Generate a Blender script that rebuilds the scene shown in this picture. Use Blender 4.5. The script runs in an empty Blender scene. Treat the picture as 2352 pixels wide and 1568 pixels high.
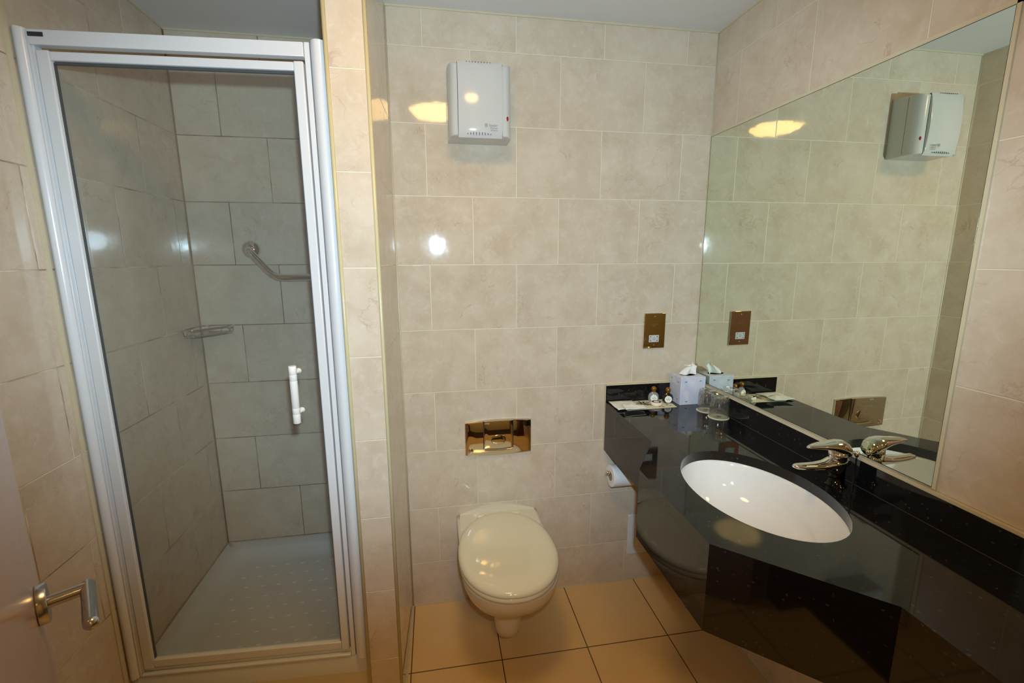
import bpy, bmesh, math, random
from mathutils import Vector, Matrix
random.seed(7)
PI = math.pi
C = bpy.context.scene.collection
SC = bpy.context.scene

# ------------------------------------------------------------------ camera
cam_d = bpy.data.cameras.new('camera'); cam = bpy.data.objects.new('camera', cam_d); C.objects.link(cam)
cam_d.sensor_width = 36.0; cam_d.lens = 15.997; cam_d.clip_start = 0.01
pt, yw, rl = 0.18272, 0.16643, -0.0035
fw = Vector((math.sin(yw)*math.cos(pt), math.cos(yw)*math.cos(pt), -math.sin(pt)))
rt = Vector((math.cos(yw), -math.sin(yw), 0)); up = rt.cross(fw)
r_ = rt*math.cos(rl) + up*math.sin(rl); u_ = -rt*math.sin(rl) + up*math.cos(rl)
M = Matrix((r_, u_, -fw)).transposed().to_4x4(); M.translation = Vector((0, 0, 1.4785))
cam.matrix_world = M
SC.camera = cam

# ------------------------------------------------------------------ world, flash, exposure
w = bpy.data.worlds.new('world'); SC.world = w; w.use_nodes = True
w.node_tree.nodes['Background'].inputs[0].default_value = (0.9, 0.7, 0.5, 1)
w.node_tree.nodes['Background'].inputs[1].default_value = 0.03
SC.view_settings.view_transform = 'Standard'; SC.view_settings.look = 'None'
SC.view_settings.gamma = 1; SC.view_settings.use_curve_mapping = False
SC.view_settings.exposure = 0.0
SC.cycles.max_bounces = 8

fl = bpy.data.lights.new('camera_flash', 'SPOT'); flo = bpy.data.objects.new('camera_flash', fl); C.objects.link(flo)
fl.energy = 85; fl.color = (0.60, 0.83, 1.0); fl.shadow_soft_size = 0.016
fl.spot_size = math.radians(128); fl.spot_blend = 0.5
flo.location = (0.025, 0.0, 1.575)
aim = Vector((math.sin(0.12), math.cos(0.12), -0.065))
flo.rotation_euler = aim.to_track_quat('-Z', 'Y').to_euler()
flo.scale = (0.84, 0.50, 1.0)

LAMP_W = 26.0            # strength of the ceiling lamp's glowing diffuser
LAMP_C = (1.0, 0.60, 0.20, 1)

# ------------------------------------------------------------------ room numbers (metres)
D = 1.7731; XR = 1.1087; XL = -0.9735; YF = 1.3136; DS = 2.0736; H = 2.3257
Z4 = 1.4514             # a tile row joint at eye level; rows are 0.25
PL = -0.252             # left face of the partition
XN0, XN1 = -0.1500, -0.1385   # nook face of the partition, front and back
YB = -0.06              # rear wall
ZC = 0.872; ZA = 0.658  # counter top, bottom of its apron
UP = 0.945              # top of the upstand

# ------------------------------------------------------------------ helpers
def srgb(r, g, b):
    f = lambda c: (c/255/12.92) if c/255 <= 0.04045 else ((c/255+0.055)/1.055)**2.4
    return (f(r), f(g), f(b), 1)

def mat(name, col=(0.8, 0.8, 0.8, 1), rough=0.4, metal=0.0, **kw):
    m = bpy.data.materials.new(name); m.use_nodes = True
    b = m.node_tree.nodes['Principled BSDF']
    b.inputs['Base Color'].default_value = col
    b.inputs['Roughness'].default_value = rough
    b.inputs['Metallic'].default_value = metal
    for k, v in kw.items():
        b.inputs[k.replace('_', ' ')].default_value = v
    return m

def N(m, t, **kw):
    n = m.node_tree.nodes.new(t)
    for k, v in kw.items(): setattr(n, k, v)
    return n
def LK(m, a, b): m.node_tree.links.new(a, b)
def mix(m, fac, a, b, mode='MIX'):
    n = N(m, 'ShaderNodeMix', data_type='RGBA', blend_type=mode)
    for s, v in ((n.inputs[0], fac), (n.inputs[6], a), (n.inputs[7], b)):
        if hasattr(v, 'is_output'): LK(m, v, s)
        else: s.default_value = v
    return n.outputs[2]
def ramp(m, src, stops):
    n = N(m, 'ShaderNodeValToRGB'); LK(m, src, n.inputs[0])
    e = n.color_ramp.elements
    while len(e) < len(stops): e.new(0.5)
    for x, (p, c) in zip(e, stops): x.position = p; x.color = (c, c, c, 1) if isinstance(c, (int, float)) else c
    return n.outputs[0]
def mth(m, op, a, b=None, c=None):
    n = N(m, 'ShaderNodeMath', operation=op)
    for i, v in enumerate((a, b, c)):
        if v is None: continue
        if hasattr(v, 'is_output'): LK(m, v, n.inputs[i])
        else: n.inputs[i].default_value = v
    return n.outputs[0]
def noise(m, vec, scale, detail=3, rough=0.5, dist=0.0, w=None):
    n = N(m, 'ShaderNodeTexNoise', noise_dimensions='4D' if w is not None else '3D')
    LK(m, vec, n.inputs['Vector']); n.inputs['Scale'].default_value = scale
    n.inputs['Detail'].default_value = detail; n.inputs['Roughness'].default_value = rough
    n.inputs['Distortion'].default_value = dist
    if w is not None: LK(m, w, n.inputs['W'])
    return n.outputs['Fac']

def wall_tile(name, axis, off, joints=True, grout=(0.82, 0.74, 0.55, 1), stain=0.0, rough=0.055):
    """marbled ceramic wall tile 333 x 250 mm in running bond"""
    m = mat(name, rough=rough); b = m.node_tree.nodes['Principled BSDF']
    g = N(m, 'ShaderNodeNewGeometry'); s = N(m, 'ShaderNodeSeparateXYZ'); LK(m, g.outputs['Position'], s.inputs[0])
    cv = N(m, 'ShaderNodeCombineXYZ')
    if joints: LK(m, mth(m, 'ADD', s.outputs['X' if axis == 'x' else 'Y'], off), cv.inputs[0])
    else: cv.inputs[0].default_value = 0.08
    LK(m, mth(m, 'ADD', s.outputs['Z'], 2.5 - Z4), cv.inputs[1])
    br = N(m, 'ShaderNodeTexBrick'); LK(m, cv.outputs[0], br.inputs['Vector'])
    br.offset = 0.5; br.offset_frequency = 2
    br.inputs['Color1'].default_value = (0, 0, 0, 1); br.inputs['Color2'].default_value = (1, 1, 1, 1)
    br.inputs['Scale'].default_value = 1; br.inputs['Mortar Size'].default_value = 0.0019
    br.inputs['Mortar Smooth'].default_value = 0.35; br.inputs['Bias'].default_value = 0
    br.inputs['Brick Width'].default_value = 0.333 if joints else 20.0; br.inputs['Row Height'].default_value = 0.25
    rnd = mth(m, 'MULTIPLY', br.outputs['Color'], 37.0)
    P = g.outputs['Position']
    n1 = noise(m, P, 9, 5, 0.6, 0.4, rnd)
    base = mix(m, ramp(m, n1, [(0.32, 0.0), (0.68, 1.0)]), srgb(202, 184, 160), srgb(218, 203, 182))
    n2 = noise(m, P, 34, 4, 0.65, 0.8, rnd)
    base = mix(m, ramp(m, n2, [(0.50, 0.0), (0.72, 0.55)]), base, srgb(224, 213, 197))
    n3 = noise(m, P, 5.5, 5, 0.55, 1.6, rnd)
    vein = ramp(m, mth(m, 'ABSOLUTE', mth(m, 'SUBTRACT', n3, 0.5)), [(0.0, 1.0), (0.010, 0.0)])
    n4 = noise(m, P, 7, 2, 0.5, 0.0, rnd)
    vm = mth(m, 'MULTIPLY', vein, ramp(m, n4, [(0.48, 0.0), (0.66, 0.42)]))
    base = mix(m, vm, base, srgb(166, 124, 92))
    base = mix(m, mth(m, 'MULTIPLY', br.outputs['Color'], 0.10), base, srgb(194, 182, 162))
    gc = grout
    if stain > 0:
        n5 = noise(m, P, 6, 3, 0.6)
        gcn = mix(m, mth(m, 'MULTIPLY', ramp(m, n5, [(0.42, 0.0), (0.58, 1.0)]), stain), grout, srgb(120, 78, 50))
        col = mix(m, br.outputs['Fac'], base, gcn)
    else:
        col = mix(m, br.outputs['Fac'], base, gc)
    LK(m, col, b.inputs['Base Color'])
    LK(m, mth(m, 'ADD', mth(m, 'MULTIPLY', br.outputs['Fac'], 0.4), rough), b.inputs['Roughness'])
    bp = N(m, 'ShaderNodeBump'); bp.inputs['Strength'].default_value = 0.8; bp.inputs['Distance'].default_value = 0.0016
    LK(m, mth(m, 'SUBTRACT', 1.0, br.outputs['Fac']), bp.inputs['Height'])
    bp2 = N(m, 'ShaderNodeBump'); bp2.inputs['Strength'].default_value = 0.10; bp2.inputs['Distance'].default_value = 0.004
    LK(m, noise(m, P, 14, 2, 0.5), bp2.inputs['Height']); LK(m, bp.outputs[0], bp2.inputs['Normal'])
    LK(m, bp2.outputs[0], b.inputs['Normal'])
    return m

M_BACK = wall_tile('tile_back_wall', 'x', -0.3165 + 3.33)
M_RIGHT = wall_tile('tile_right_wall', 'y', -1.7885 + 3.33)
M_SHB = wall_tile('tile_shower_back', 'x', 0.6435 + 3.33, grout=(0.42, 0.36, 0.27, 1), stain=0.9, rough=0.09)
M_LEFT = wall_tile('tile_left_wall', 'y', -1.8285 + 3.33, grout=(0.86, 0.76, 0.56, 1), stain=0.75, rough=0.09)
M_STRIP = wall_tile('tile_partition_front', 'x', 0, joints=False)
M_NOOK = wall_tile('tile_partition_side', 'y', -1.60 + 3.33)
M_REAR = wall_tile('tile_rear_wall', 'x', 0.1 + 3.33)

def floor_tile():
    m = mat('floor_tile', rough=0.32); b = m.node_tree.nodes['Principled BSDF']
    g = N(m, 'ShaderNodeNewGeometry'); mp = N(m, 'ShaderNodeMapping')
    mp.inputs['Location'].default_value = (-0.201 + 3.325, -1.443 + 3.325, 0)
    LK(m, g.outputs['Position'], mp.inputs[0])
    br = N(m, 'ShaderNodeTexBrick'); LK(m, mp.outputs[0], br.inputs['Vector']); br.offset = 0
    br.inputs['Color1'].default_value = (0, 0, 0, 1); br.inputs['Color2'].default_value = (1, 1, 1, 1)
    br.inputs['Scale'].default_value = 1; br.inputs['Mortar Size'].default_value = 0.0022
    br.inputs['Mortar Smooth'].default_value = 0.2; br.inputs['Brick Width'].default_value = 0.3325
    br.inputs['Row Height'].default_value = 0.3325; br.inputs['Bias'].default_value = 0
    n1 = noise(m, g.outputs['Position'], 5, 5, 0.6)
    base = mix(m, n1, srgb(224, 188, 132), srgb(236, 206, 152))
    base = mix(m, mth(m, 'MULTIPLY', br.outputs['Color'], 0.12), base, srgb(226, 192, 140))
    LK(m, mix(m, br.outputs['Fac'], base, srgb(92, 62, 36)), b.inputs['Base Color'])
    bp = N(m, 'ShaderNodeBump'); bp.inputs['Strength'].default_value = 0.4; bp.inputs['Distance'].default_value = 0.001
    LK(m, mth(m, 'SUBTRACT', 1.0, br.outputs['Fac']), bp.inputs['Height']); LK(m, bp.outputs[0], b.inputs['Normal'])
    return m
M_FLOOR = floor_tile()

def granite():
    m = mat('black_granite', (0.012, 0.012, 0.013, 1), 0.045); b = m.node_tree.nodes['Principled BSDF']
    g = N(m, 'ShaderNodeNewGeometry')
    v = N(m, 'ShaderNodeTexVoronoi'); v.inputs['Scale'].default_value = 230; LK(m, g.outputs['Position'], v.inputs['Vector'])
    sp = ramp(m, v.outputs['Color'], [(0.88, 0.0), (0.985, 1.0)])
    base = mix(m, noise(m, g.outputs['Position'], 60, 4, 0.7), (0.003, 0.003, 0.004, 1), (0.011, 0.010, 0.011, 1))
    base = mix(m, mth(m, 'MULTIPLY', sp, 0.6), base, (0.085, 0.09, 0.105, 1))
    LK(m, base, b.inputs['Base Color'])
    return m
M_GRAN = granite()

def ceil_mat():
    m = mat('ceiling_paint', srgb(228, 225, 220), 0.9); b = m.node_tree.nodes['Principled BSDF']
    g = N(m, 'ShaderNodeNewGeometry')
    LK(m, mix(m, noise(m, g.outputs['Position'], 3, 3), srgb(224, 221, 216), srgb(232, 229, 224)), b.inputs['Base Color'])
    return m
M_CEIL = ceil_mat()

def speck(name, c1, c2, scale, rough, **kw):
    m = mat(name, c1, rough, **kw); b = m.node_tree.nodes['Principled BSDF']
    tc = N(m, 'ShaderNodeTexCoord')
    LK(m, mix(m, noise(m, tc.outputs['Object'], scale, 3), c1, c2), b.inputs['Base Color'])
    return m
M_SEAL = speck('cream_sealant', srgb(214, 203, 172), srgb(202, 190, 158), 30, 0.35)
M_TRIM = speck('cream_plastic_trim', srgb(206, 196, 156), srgb(198, 188, 148), 12, 0.22)
M_WHITE = speck('white_gloss_metal', srgb(226, 227, 228), srgb(219, 221, 223), 4, 0.22)
M_PLAST = speck('white_plastic', srgb(206, 206, 202), srgb(200, 200, 196), 5, 0.12)
M_CER = speck('cream_ceramic', srgb(226, 216, 192), srgb(221, 210, 184), 5, 0.06)
M_SEAT = speck('toilet_seat_plastic', srgb(230, 222, 194), srgb(225, 216, 186), 6, 0.08)
M_SINK = speck('white_ceramic', srgb(234, 233, 230), srgb(229, 228, 225), 5, 0.05)
M_TRAY = speck('shower_tray_acrylic', srgb(218, 221, 224), srgb(211, 215, 219), 10, 0.22)
M_CHROME = mat('chrome', (0.80, 0.78, 0.74, 1), 0.03, 1.0)
M_STEEL = speck('brushed_steel', (0.42, 0.40, 0.37, 1), (0.5, 0.48, 0.45, 1), 60, 0.24, Metallic=1.0)
M_GOLD = mat('warm_polished_metal', (0.70, 0.64, 0.52, 1), 0.035, 1.0)
M_DARK = mat('dark_gap', (0.02, 0.018, 0.016, 1), 0.6)
M_MIR = mat('mirror_silver', (0.80, 0.87, 0.76, 1), 0.0, 1.0)
M_MEDGE = mat('mirror_glass_edge', (0.03, 0.05, 0.035, 1), 0.15)
M_RED = mat('red_lamp', (0.35, 0.01, 0.005, 1), 0.15)
M_INK = mat('dark_ink', (0.03, 0.03, 0.04, 1), 0.6)
M_GREY = mat('grey_ink', (0.25, 0.24, 0.24, 1), 0.6)
M_BLUEI = mat('blue_grey_ink', (0.16, 0.18, 0.30, 1), 0.6)
M_PAPER = speck('cream_paper', srgb(228, 222, 190), srgb(218, 210, 178), 18, 0.7)
M_PAPER2 = speck('white_paper', srgb(248, 247, 240), srgb(236, 234, 224), 25, 0.75)
M_TISSUE = speck('white_tissue', srgb(244, 243, 240), srgb(236, 236, 234), 20, 0.85)
M_BROWN = mat('brown_print', srgb(120, 92, 60), 0.7)
M_CAP = mat('gold_cap', (0.32, 0.15, 0.02, 1), 0.2, 0.7)
M_SOAP = speck('peach_soap', srgb(246, 234, 218), srgb(242, 226, 208), 40, 0.45)
M_RUBBER = mat('rubber_seal', srgb(78, 80, 78), 0.5)

def wood(name, a, b_):
    m = mat(name, a, 0.35); b = m.node_tree.nodes['Principled BSDF']
    tc = N(m, 'ShaderNodeTexCoord'); mp = N(m, 'ShaderNodeMapping'); LK(m, tc.outputs['Object'], mp.inputs[0])
    mp.inputs['Scale'].default_value = (14, 14, 1.2)
    LK(m, mix(m, noise(m, mp.outputs[0], 3, 5, 0.6, 1.0), a, b_), b.inputs['Base Color'])
    return m
M_WOOD = wood('dark_wood', srgb(84, 44, 18), srgb(58, 28, 10))
M_DOOR = speck('pink_grey_gloss_paint', srgb(188, 160, 150), srgb(182, 153, 143), 3, 0.16)
M_HALL = speck('hall_paint', srgb(206, 196, 160), srgb(198, 188, 152), 2, 0.9)

def boxprint():
    m = mat('tissue_box_card', srgb(214, 218, 232), 0.22); b = m.node_tree.nodes['Principled BSDF']
    tc = N(m, 'ShaderNodeTexCoord')
    n1 = noise(m, tc.outputs['Object'], 14, 4, 0.6, 1.2)
    LK(m, mix(m, ramp(m, n1, [(0.35, 0.0), (0.65, 1.0)]), srgb(200, 206, 226), srgb(226, 224, 234)), b.inputs['Base Color'])
    return m
M_BOX = boxprint()

def thin_glass(name, tint, rough=0.0, ior=1.5, extra=0.0, haze=0.0):
    m = bpy.data.materials.new(name); m.use_nodes = True; nt = m.node_tree; nt.nodes.clear()
    o = N(m, 'ShaderNodeOutputMaterial'); t = N(m, 'ShaderNodeBsdfTransparent'); g = N(m, 'ShaderNodeBsdfGlossy')
    t.inputs[0].default_value = tint; g.inputs['Roughness'].default_value = rough; g.inputs[0].default_value = (1, 1, 1, 1)
    f = N(m, 'ShaderNodeFresnel'); mx = N(m, 'ShaderNodeMixShader'); gm = N(m, 'ShaderNodeNewGeometry')
    LK(m, mth(m, 'ADD', mth(m, 'MULTIPLY', gm.outputs['Backfacing'], 1/ior - ior), ior), f.inputs[0])
    LK(m, mth(m, 'ADD', f.outputs[0], extra), mx.inputs[0])
    LK(m, t.outputs[0], mx.inputs[1]); LK(m, g.outputs[0], mx.inputs[2])
    if haze:
        df = N(m, 'ShaderNodeBsdfDiffuse'); df.inputs[0].default_value = (0.9, 0.9, 0.9, 1); m2 = N(m, 'ShaderNodeMixShader'); m2.inputs[0].default_value = haze
        LK(m, mx.outputs[0], m2.inputs[1]); LK(m, df.outputs[0], m2.inputs[2]); LK(m, m2.outputs[0], o.inputs[0])
    else: LK(m, mx.outputs[0], o.inputs[0])
    return m
M_PANE = thin_glass('shower_glass', (0.93, 0.95, 0.94, 1), haze=0.028)
M_TUMB = thin_glass('tumbler_glass', (0.90, 0.91, 0.90, 1), 0.02, 1.5, 0.10, haze=0.015)
M_BOT1 = thin_glass('clear_grey_bottle', (0.80, 0.80, 0.76, 1), 0.03, 1.45, 0.06, haze=0.22)
M_BOT2 = thin_glass('dark_green_bottle', (0.16, 0.20, 0.20, 1), 0.03, 1.45, 0.06)

def emis(name, col, st):
    m = bpy.data.materials.new(name); m.use_nodes = True; nt = m.node_tree; nt.nodes.clear()
    o = N(m, 'ShaderNodeOutputMaterial'); e = N(m, 'ShaderNodeEmission'); e.inputs[0].default_value = col; e.inputs[1].default_value = st
    LK(m, e.outputs[0], o.inputs[0]); return m
M_LAMP = emis('lamp_diffuser_glow', LAMP_C, LAMP_W)

# ---- mesh helpers
def obj(name, bm, m, parent=None, smooth=False, angle=None, bevel=0, seg=2, sub=0):
    me = bpy.data.meshes.new(name)
    bmesh.ops.recalc_face_normals(bm, faces=bm.faces)
    bm.to_mesh(me); bm.free()
    for x in (m if isinstance(m, (list, tuple)) else [m]): me.materials.append(x)
    o = bpy.data.objects.new(name, me); C.objects.link(o)
    if smooth or angle:
        for p in me.polygons: p.use_smooth = True
    if angle: me.set_sharp_from_angle(angle=math.radians(angle))
    if bevel:
        md = o.modifiers.new('bevel', 'BEVEL'); md.width = bevel; md.segments = seg; md.limit_method = 'ANGLE'; md.angle_limit = math.radians(40)
        for p in me.polygons: p.use_smooth = True
        me.set_sharp_from_angle(angle=math.radians(35))
        md.harden_normals = False
    if sub:
        md = o.modifiers.new('sub', 'SUBSURF'); md.levels = sub; md.render_levels = sub
    if parent: o.parent = parent
    return o
def pieces(bm):
    """loose pieces of a bmesh, each as a bmesh of its own"""
    bm.verts.ensure_lookup_table(); seen = set(); out = []
    for v in bm.verts:
        if v.index in seen: continue
    bm.verts.index_update(); left = set(range(len(bm.verts)))
    while left:
        st = [left.pop()]; comp = set(st)
        while st:
            for e in bm.verts[st.pop()].link_edges:
                for q in e.verts:
                    if q.index in left: left.discard(q.index); comp.add(q.index); st.append(q.index)
        nb_ = bmesh.new(); mp = {i: nb_.verts.new(bm.verts[i].co) for i in sorted(comp)}
        for f in bm.faces:
            if f.verts[0].index in comp: nb_.faces.new([mp[q.index] for q in f.verts])
        out.append(nb_)
    bm.free(); return out
def WS(name, bm, m, t, **kw): return [W(name, b, m, t, **kw) for b in pieces(bm)]
def tag(o, label, cat, group=None):
    o['label'] = label; o['category'] = cat
    if group: o['group'] = group
    return o
def thing(name, label, cat, loc=(0, 0, 0), rz=0, group=None):
    o = bpy.data.objects.new(name, None); C.objects.link(o); o.location = loc; o.rotation_euler = (0, 0, rz)
    o.empty_display_size = 0.05
    return tag(o, label, cat, group)
def struct(name, bm, m, **kw):
    o = obj(name, bm, m, **kw)
    if not o.parent: o['kind'] = 'structure'
    return o
def nb(): return bmesh.new()
def box(bm, a, b, mi=0):
    x0, y0, z0 = a; x1, y1, z1 = b
    vs = [bm.verts.new(p) for p in ((x0,y0,z0),(x1,y0,z0),(x1,y1,z0),(x0,y1,z0),(x0,y0,z1),(x1,y0,z1),(x1,y1,z1),(x0,y1,z1))]
    fs = []
    for i in ((0,3,2,1),(4,5,6,7),(0,1,5,4),(1,2,6,5),(2,3,7,6),(3,0,4,7)):
        f = bm.faces.new([vs[k] for k in i]); f.material_index = mi; fs.append(f)
    return fs
def bx(a, b):
    bm = nb(); box(bm, a, b); return bm
def prism(bm, pts, z0, z1):
    lo = [bm.verts.new((x, y, z0)) for x, y in pts]; hi = [bm.verts.new((x, y, z1)) for x, y in pts]
    bm.faces.new(lo[::-1]); bm.faces.new(hi); n = len(pts)
    for i in range(n): bm.faces.new((lo[i], lo[(i+1) % n], hi[(i+1) % n], hi[i]))
def loft(bm, rings, cap0=True, cap1=True, closed=True):
    R = [[bm.verts.new(p) for p in r] for r in rings]
    for a, b in zip(R, R[1:]):
        n = len(a)
        for i in range(n if closed else n-1):
            bm.faces.new((a[i], a[(i+1) % n], b[(i+1) % n], b[i]))
    if cap0: bm.faces.new(R[0][::-1])
    if cap1: bm.faces.new(R[-1])
    return R
def lathe(bm, prof, c=(0, 0, 0), n=32, axis='z', cap=True):
    rings = []
    for r, h in prof:
        r = max(r, 1e-5); rr = []
        for i in range(n):
            a = 2*PI*i/n; p, q = r*math.cos(a), r*math.sin(a)
            v = {'z': (p, q, h), 'y': (p, h, q), 'x': (h, p, q)}[axis]
            rr.append((c[0]+v[0], c[1]+v[1], c[2]+v[2]))
        rings.append(rr)
    loft(bm, rings, cap, cap)
def tube(bm, pts, r, n=14, cap=True):
    pts = [Vector(p) for p in pts]; rs = r if isinstance(r, (list, tuple)) else [r]*len(pts)
    rings = []; pu = None
    for i, p in enumerate(pts):
        t = (pts[min(i+1, len(pts)-1)] - pts[max(i-1, 0)]).normalized()
        if pu is None:
            a = Vector((0, 0, 1)) if abs(t.z) < 0.9 else Vector((1, 0, 0)); pu = (a - t*a.dot(t)).normalized()
        else: pu = (pu - t*pu.dot(t)).normalized()
        s = t.cross(pu)
        rings.append([p + (pu*math.cos(2*PI*k/n) + s*math.sin(2*PI*k/n))*rs[i] for k in range(n)])
    loft(bm, rings, cap, cap)
def arc_pts(p0, c, p1, n=8):
    p0, c, p1 = Vector(p0), Vector(c), Vector(p1)
    return [(p0*(1-t)**2 + c*2*t*(1-t) + p1*t*t) for t in [i/n for i in range(n+1)]]
def sphere(bm, c, r, n=20, sc=(1, 1, 1)):
    mtx = Matrix.Translation(c) @ Matrix.Diagonal((sc[0], sc[1], sc[2], 1))
    bmesh.ops.create_uvsphere(bm, u_segments=n, v_segments=n//2+2, radius=r, matrix=mtx)
def text_mesh(name, s, size, loc, rot, m, parent, depth=0.0002, align='CENTER'):
    cu = bpy.data.curves.new(name, 'FONT'); cu.body = s; cu.size = size; cu.extrude = depth; cu.align_x = align; cu.align_y = 'CENTER'
    t = bpy.data.objects.new(name, cu); C.objects.link(t)
    dg = bpy.context.evaluated_depsgraph_get(); me = bpy.data.meshes.new_from_object(t.evaluated_get(dg))
    bpy.data.objects.remove(t); me.name = name
    me.materials.clear(); me.materials.append(m)
    o = bpy.data.objects.new(name, me); C.objects.link(o); o.location = loc; o.rotation_euler = rot
    if parent: o.parent = parent
    return o
UPR = (PI/2, 0, 0)   # text standing on a wall facing -Y

# ------------------------------------------------------------------ the room
struct('floor', bx((XL-0.15, YB-0.11, -0.06), (XR+0.15, DS+0.1, 0)), M_FLOOR)
struct('floor_hall', bx((XL-0.15, -1.5, -0.06), (XR+0.15, YB-0.11, -0.002)), speck('dark_carpet', srgb(52, 40, 34), srgb(40, 31, 28), 200, 0.95))
struct('ceiling', bx((XL-0.15, -1.5, H), (XR+0.15, DS+0.1, H+0.06)), M_CEIL)
struct('wall_back', bx((XN1-0.0004, D, 0), (XR, DS+0.1, H)), M_BACK)
struct('wall_right', bx((XR, YB-0.1, 0), (XR+0.12, DS+0.1, H)), M_RIGHT)
struct('wall_shower', bx((XL, DS, 0), (PL, DS+0.1, H)), M_SHB)
struct('wall_left', bx((XL-0.12, YB-0.1, 0), (XL, DS+0.1, H)), M_LEFT)
bm = nb()
pts = [(PL, YF), (XN0, YF), (XN1, D), (XN1, DS+0.1), (PL, DS+0.1)]
prism(bm, pts, 0, H); bm.faces.ensure_lookup_table()
for f in bm.faces:
    f.normal_update(); c = f.calc_center_median()
    f.material_index = 0 if abs(c.y - YF) < 1e-3 else 1
struct('wall_partition', bm, [M_STRIP, M_NOOK])
# rear wall with the doorway the picture is taken from
DX0, DX1 = -0.115, 0.70
bm = nb(); box(bm, (XL, YB-0.1, 0), (DX0, YB, H)); box(bm, (DX1, YB-0.1, 0), (XR, YB, H)); box(bm, (DX0, YB-0.1, 2.06), (DX1, YB, H))
struct('wall_rear', bm, M_REAR)
bm = nb()
box(bm, (DX0, YB-0.11, 0), (DX0+0.02, YB+0.012, 2.06)); box(bm, (DX1-0.03, YB-0.11, 0), (DX1, YB+0.012, 2.06)); box(bm, (DX0, YB-0.11, 2.03), (DX1, YB+0.012, 2.06))
box(bm, (DX1-0.012, YB, 0), (DX1+0.06, YB+0.014, 2.12)); box(bm, (DX0-0.06, YB, 0), (DX0+0.005, YB+0.014, 2.12)); box(bm, (DX0-0.06, YB, 2.05), (DX1+0.06, YB+0.014, 2.12))
struct('trim_1', bm, M_WOOD)
bm = nb(); box(bm, (XL-0.15, -1.5, 0), (XR+0.15, -1.42, H)); box(bm, (XL-0.15, -1.42, 0), (XL, YB-0.1, H)); box(bm, (XR, -1.42, 0), (XR+0.15, YB-0.1, H))
struct('wall_hall', bm, M_HALL)

# quarter-round trims on the partition corners, sealant in the inner corners
def rod(x, y, r, z0=0.0, z1=H, sx=1, sy=1, n=12):
    bm = nb(); ring = [(x + r*sx*math.cos(a), y + r*sy*math.sin(a)) for a in [2*PI*i/n for i in range(n)]]
    prism(bm, ring, z0, z1); return bm
struct('trim_2', rod(PL+0.002, YF+0.0005, 0.0055), M_TRIM, smooth=True)
struct('trim_3', rod(XN0-0.0015, YF+0.001, 0.0055), M_TRIM, smooth=True)
struct('trim_4', rod(XN1+0.0005, D-0.0005, 0.0032), M_SEAL, smooth=True)
struct('trim_5', rod(XR-0.0005, D-0.0005, 0.0032, UP, H), M_SEAL, smooth=True)
struct('trim_6', rod(XL+0.001, DS-0.001, 0.0035, 0.2, H), speck('stained_sealant', srgb(176, 150, 104), srgb(122, 84, 52), 9, 0.5), smooth=True)
bm = nb(); box(bm, (XN1, D-0.0035, H-0.006), (XR, D, H)); box(bm, (XR-0.0035, YB, H-0.006), (XR, D, H)); box(bm, (PL, DS-0.0035, H-0.006), (XL, DS, H)); box(bm, (XL, YB, H-0.006), (XL+0.0035, DS, H))
struct('trim_7', bm, M_SEAL)
bm = nb(); box(bm, (XN1, D-0.004, 0), (XR, D, 0.005)); box(bm, (XR-0.004, YB, 0), (XR, D, 0.005))
v = [(XN0, YF-0.0, 0), (XN0+0.005, YF, 0), (XN1+0.005, D, 0), (XN1, D, 0)]
prism(bm, [(a, b) for a, b, c in v], 0, 0.005)
struct('trim_8', bm, M_SEAL)
struct('trim_9', bx((XL, 1.352, 0.19), (XL+0.004, 1.366, H-0.15)), M_SEAL)

# ------------------------------------------------------------------ shower tray
T0, T1 = 1.345, DS
tr = thing('shower_tray', 'white raised shower tray with a non-slip dashed floor inside the glass cubicle', 'shower tray', (-0.61, 1.7, 0))
def loc(o, t): o.matrix_parent_inverse = Matrix.Translation(-Vector(t.location)) if not t.rotation_euler.z else t.matrix_basis.inverted(); return o
def W(name, bm, m, t, **kw):            # a part given in world coordinates
    o = obj(name, bm, m, t, **kw); o.matrix_parent_inverse = t.matrix_basis.inverted(); return o
bm = nb()
def rr(x0, x1, y0, y1, r, z, n=6):
    P = []
    for cx, cy, a0 in ((x1-r, y1-r, 0), (x0+r, y1-r, PI/2), (x0+r, y0+r, PI), (x1-r, y0+r, 1.5*PI)):
        for i in range(n+1):
            a = a0 + PI/2*i/n; P.append((cx + r*math.cos(a), cy + r*math.sin(a), z))
    return P
x0, x1 = XL+0.001, PL-0.001
rings = [rr(x0, x1, T0, T1-0.001, 0.004, 0.136), rr(x0, x1, T0, T1-0.001, 0.004, 0.193), rr(x0+0.004, x1-0.004, T0+0.005, T1-0.005, 0.004, 0.199),
         rr(x0+0.05, x1-0.05, T0+0.055, T1-0.055, 0.03, 0.199), rr(x0+0.058, x1-0.058, T0+0.063, T1-0.063, 0.035, 0.194),
         rr(x0+0.085, x1-0.085, T0+0.09, T1-0.09, 0.05, 0.163), rr(x0+0.11, x1-0.11, T0+0.115, T1-0.115, 0.055, 0.157)]
loft(bm, rings)
for v_ in bm.verts:
    if v_.co.y < 1.6: v_.co.y += 0.0493*(PL - v_.co.x)
W('basin', bm, M_TRAY, tr, angle=50)
bm = nb()
for i in range(9):
    for j in range(8):
        x = -0.84 + 0.062*i + (0.031 if j % 2 else 0); y = 1.49 + 0.062*j
        if x < -0.40: box(bm, (x, y, 0.1565), (x+0.016, y+0.004, 0.1588))
for i in range(10):
    pass
WS('grip_strip', bm, mat('grip_highlight_white', srgb(250, 250, 250), 0.3), tr)  # flash highlight on the raised dashes is put into their whiter colour
bm = nb(); box(bm, (x0, T0+0.012, 0), (x1, T0+0.03, 0.136))
for v_ in bm.verts: v_.co.y += 0.0493*(PL - v_.co.x)
W('riser_panel', bm, M_SEAT, tr)

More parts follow.
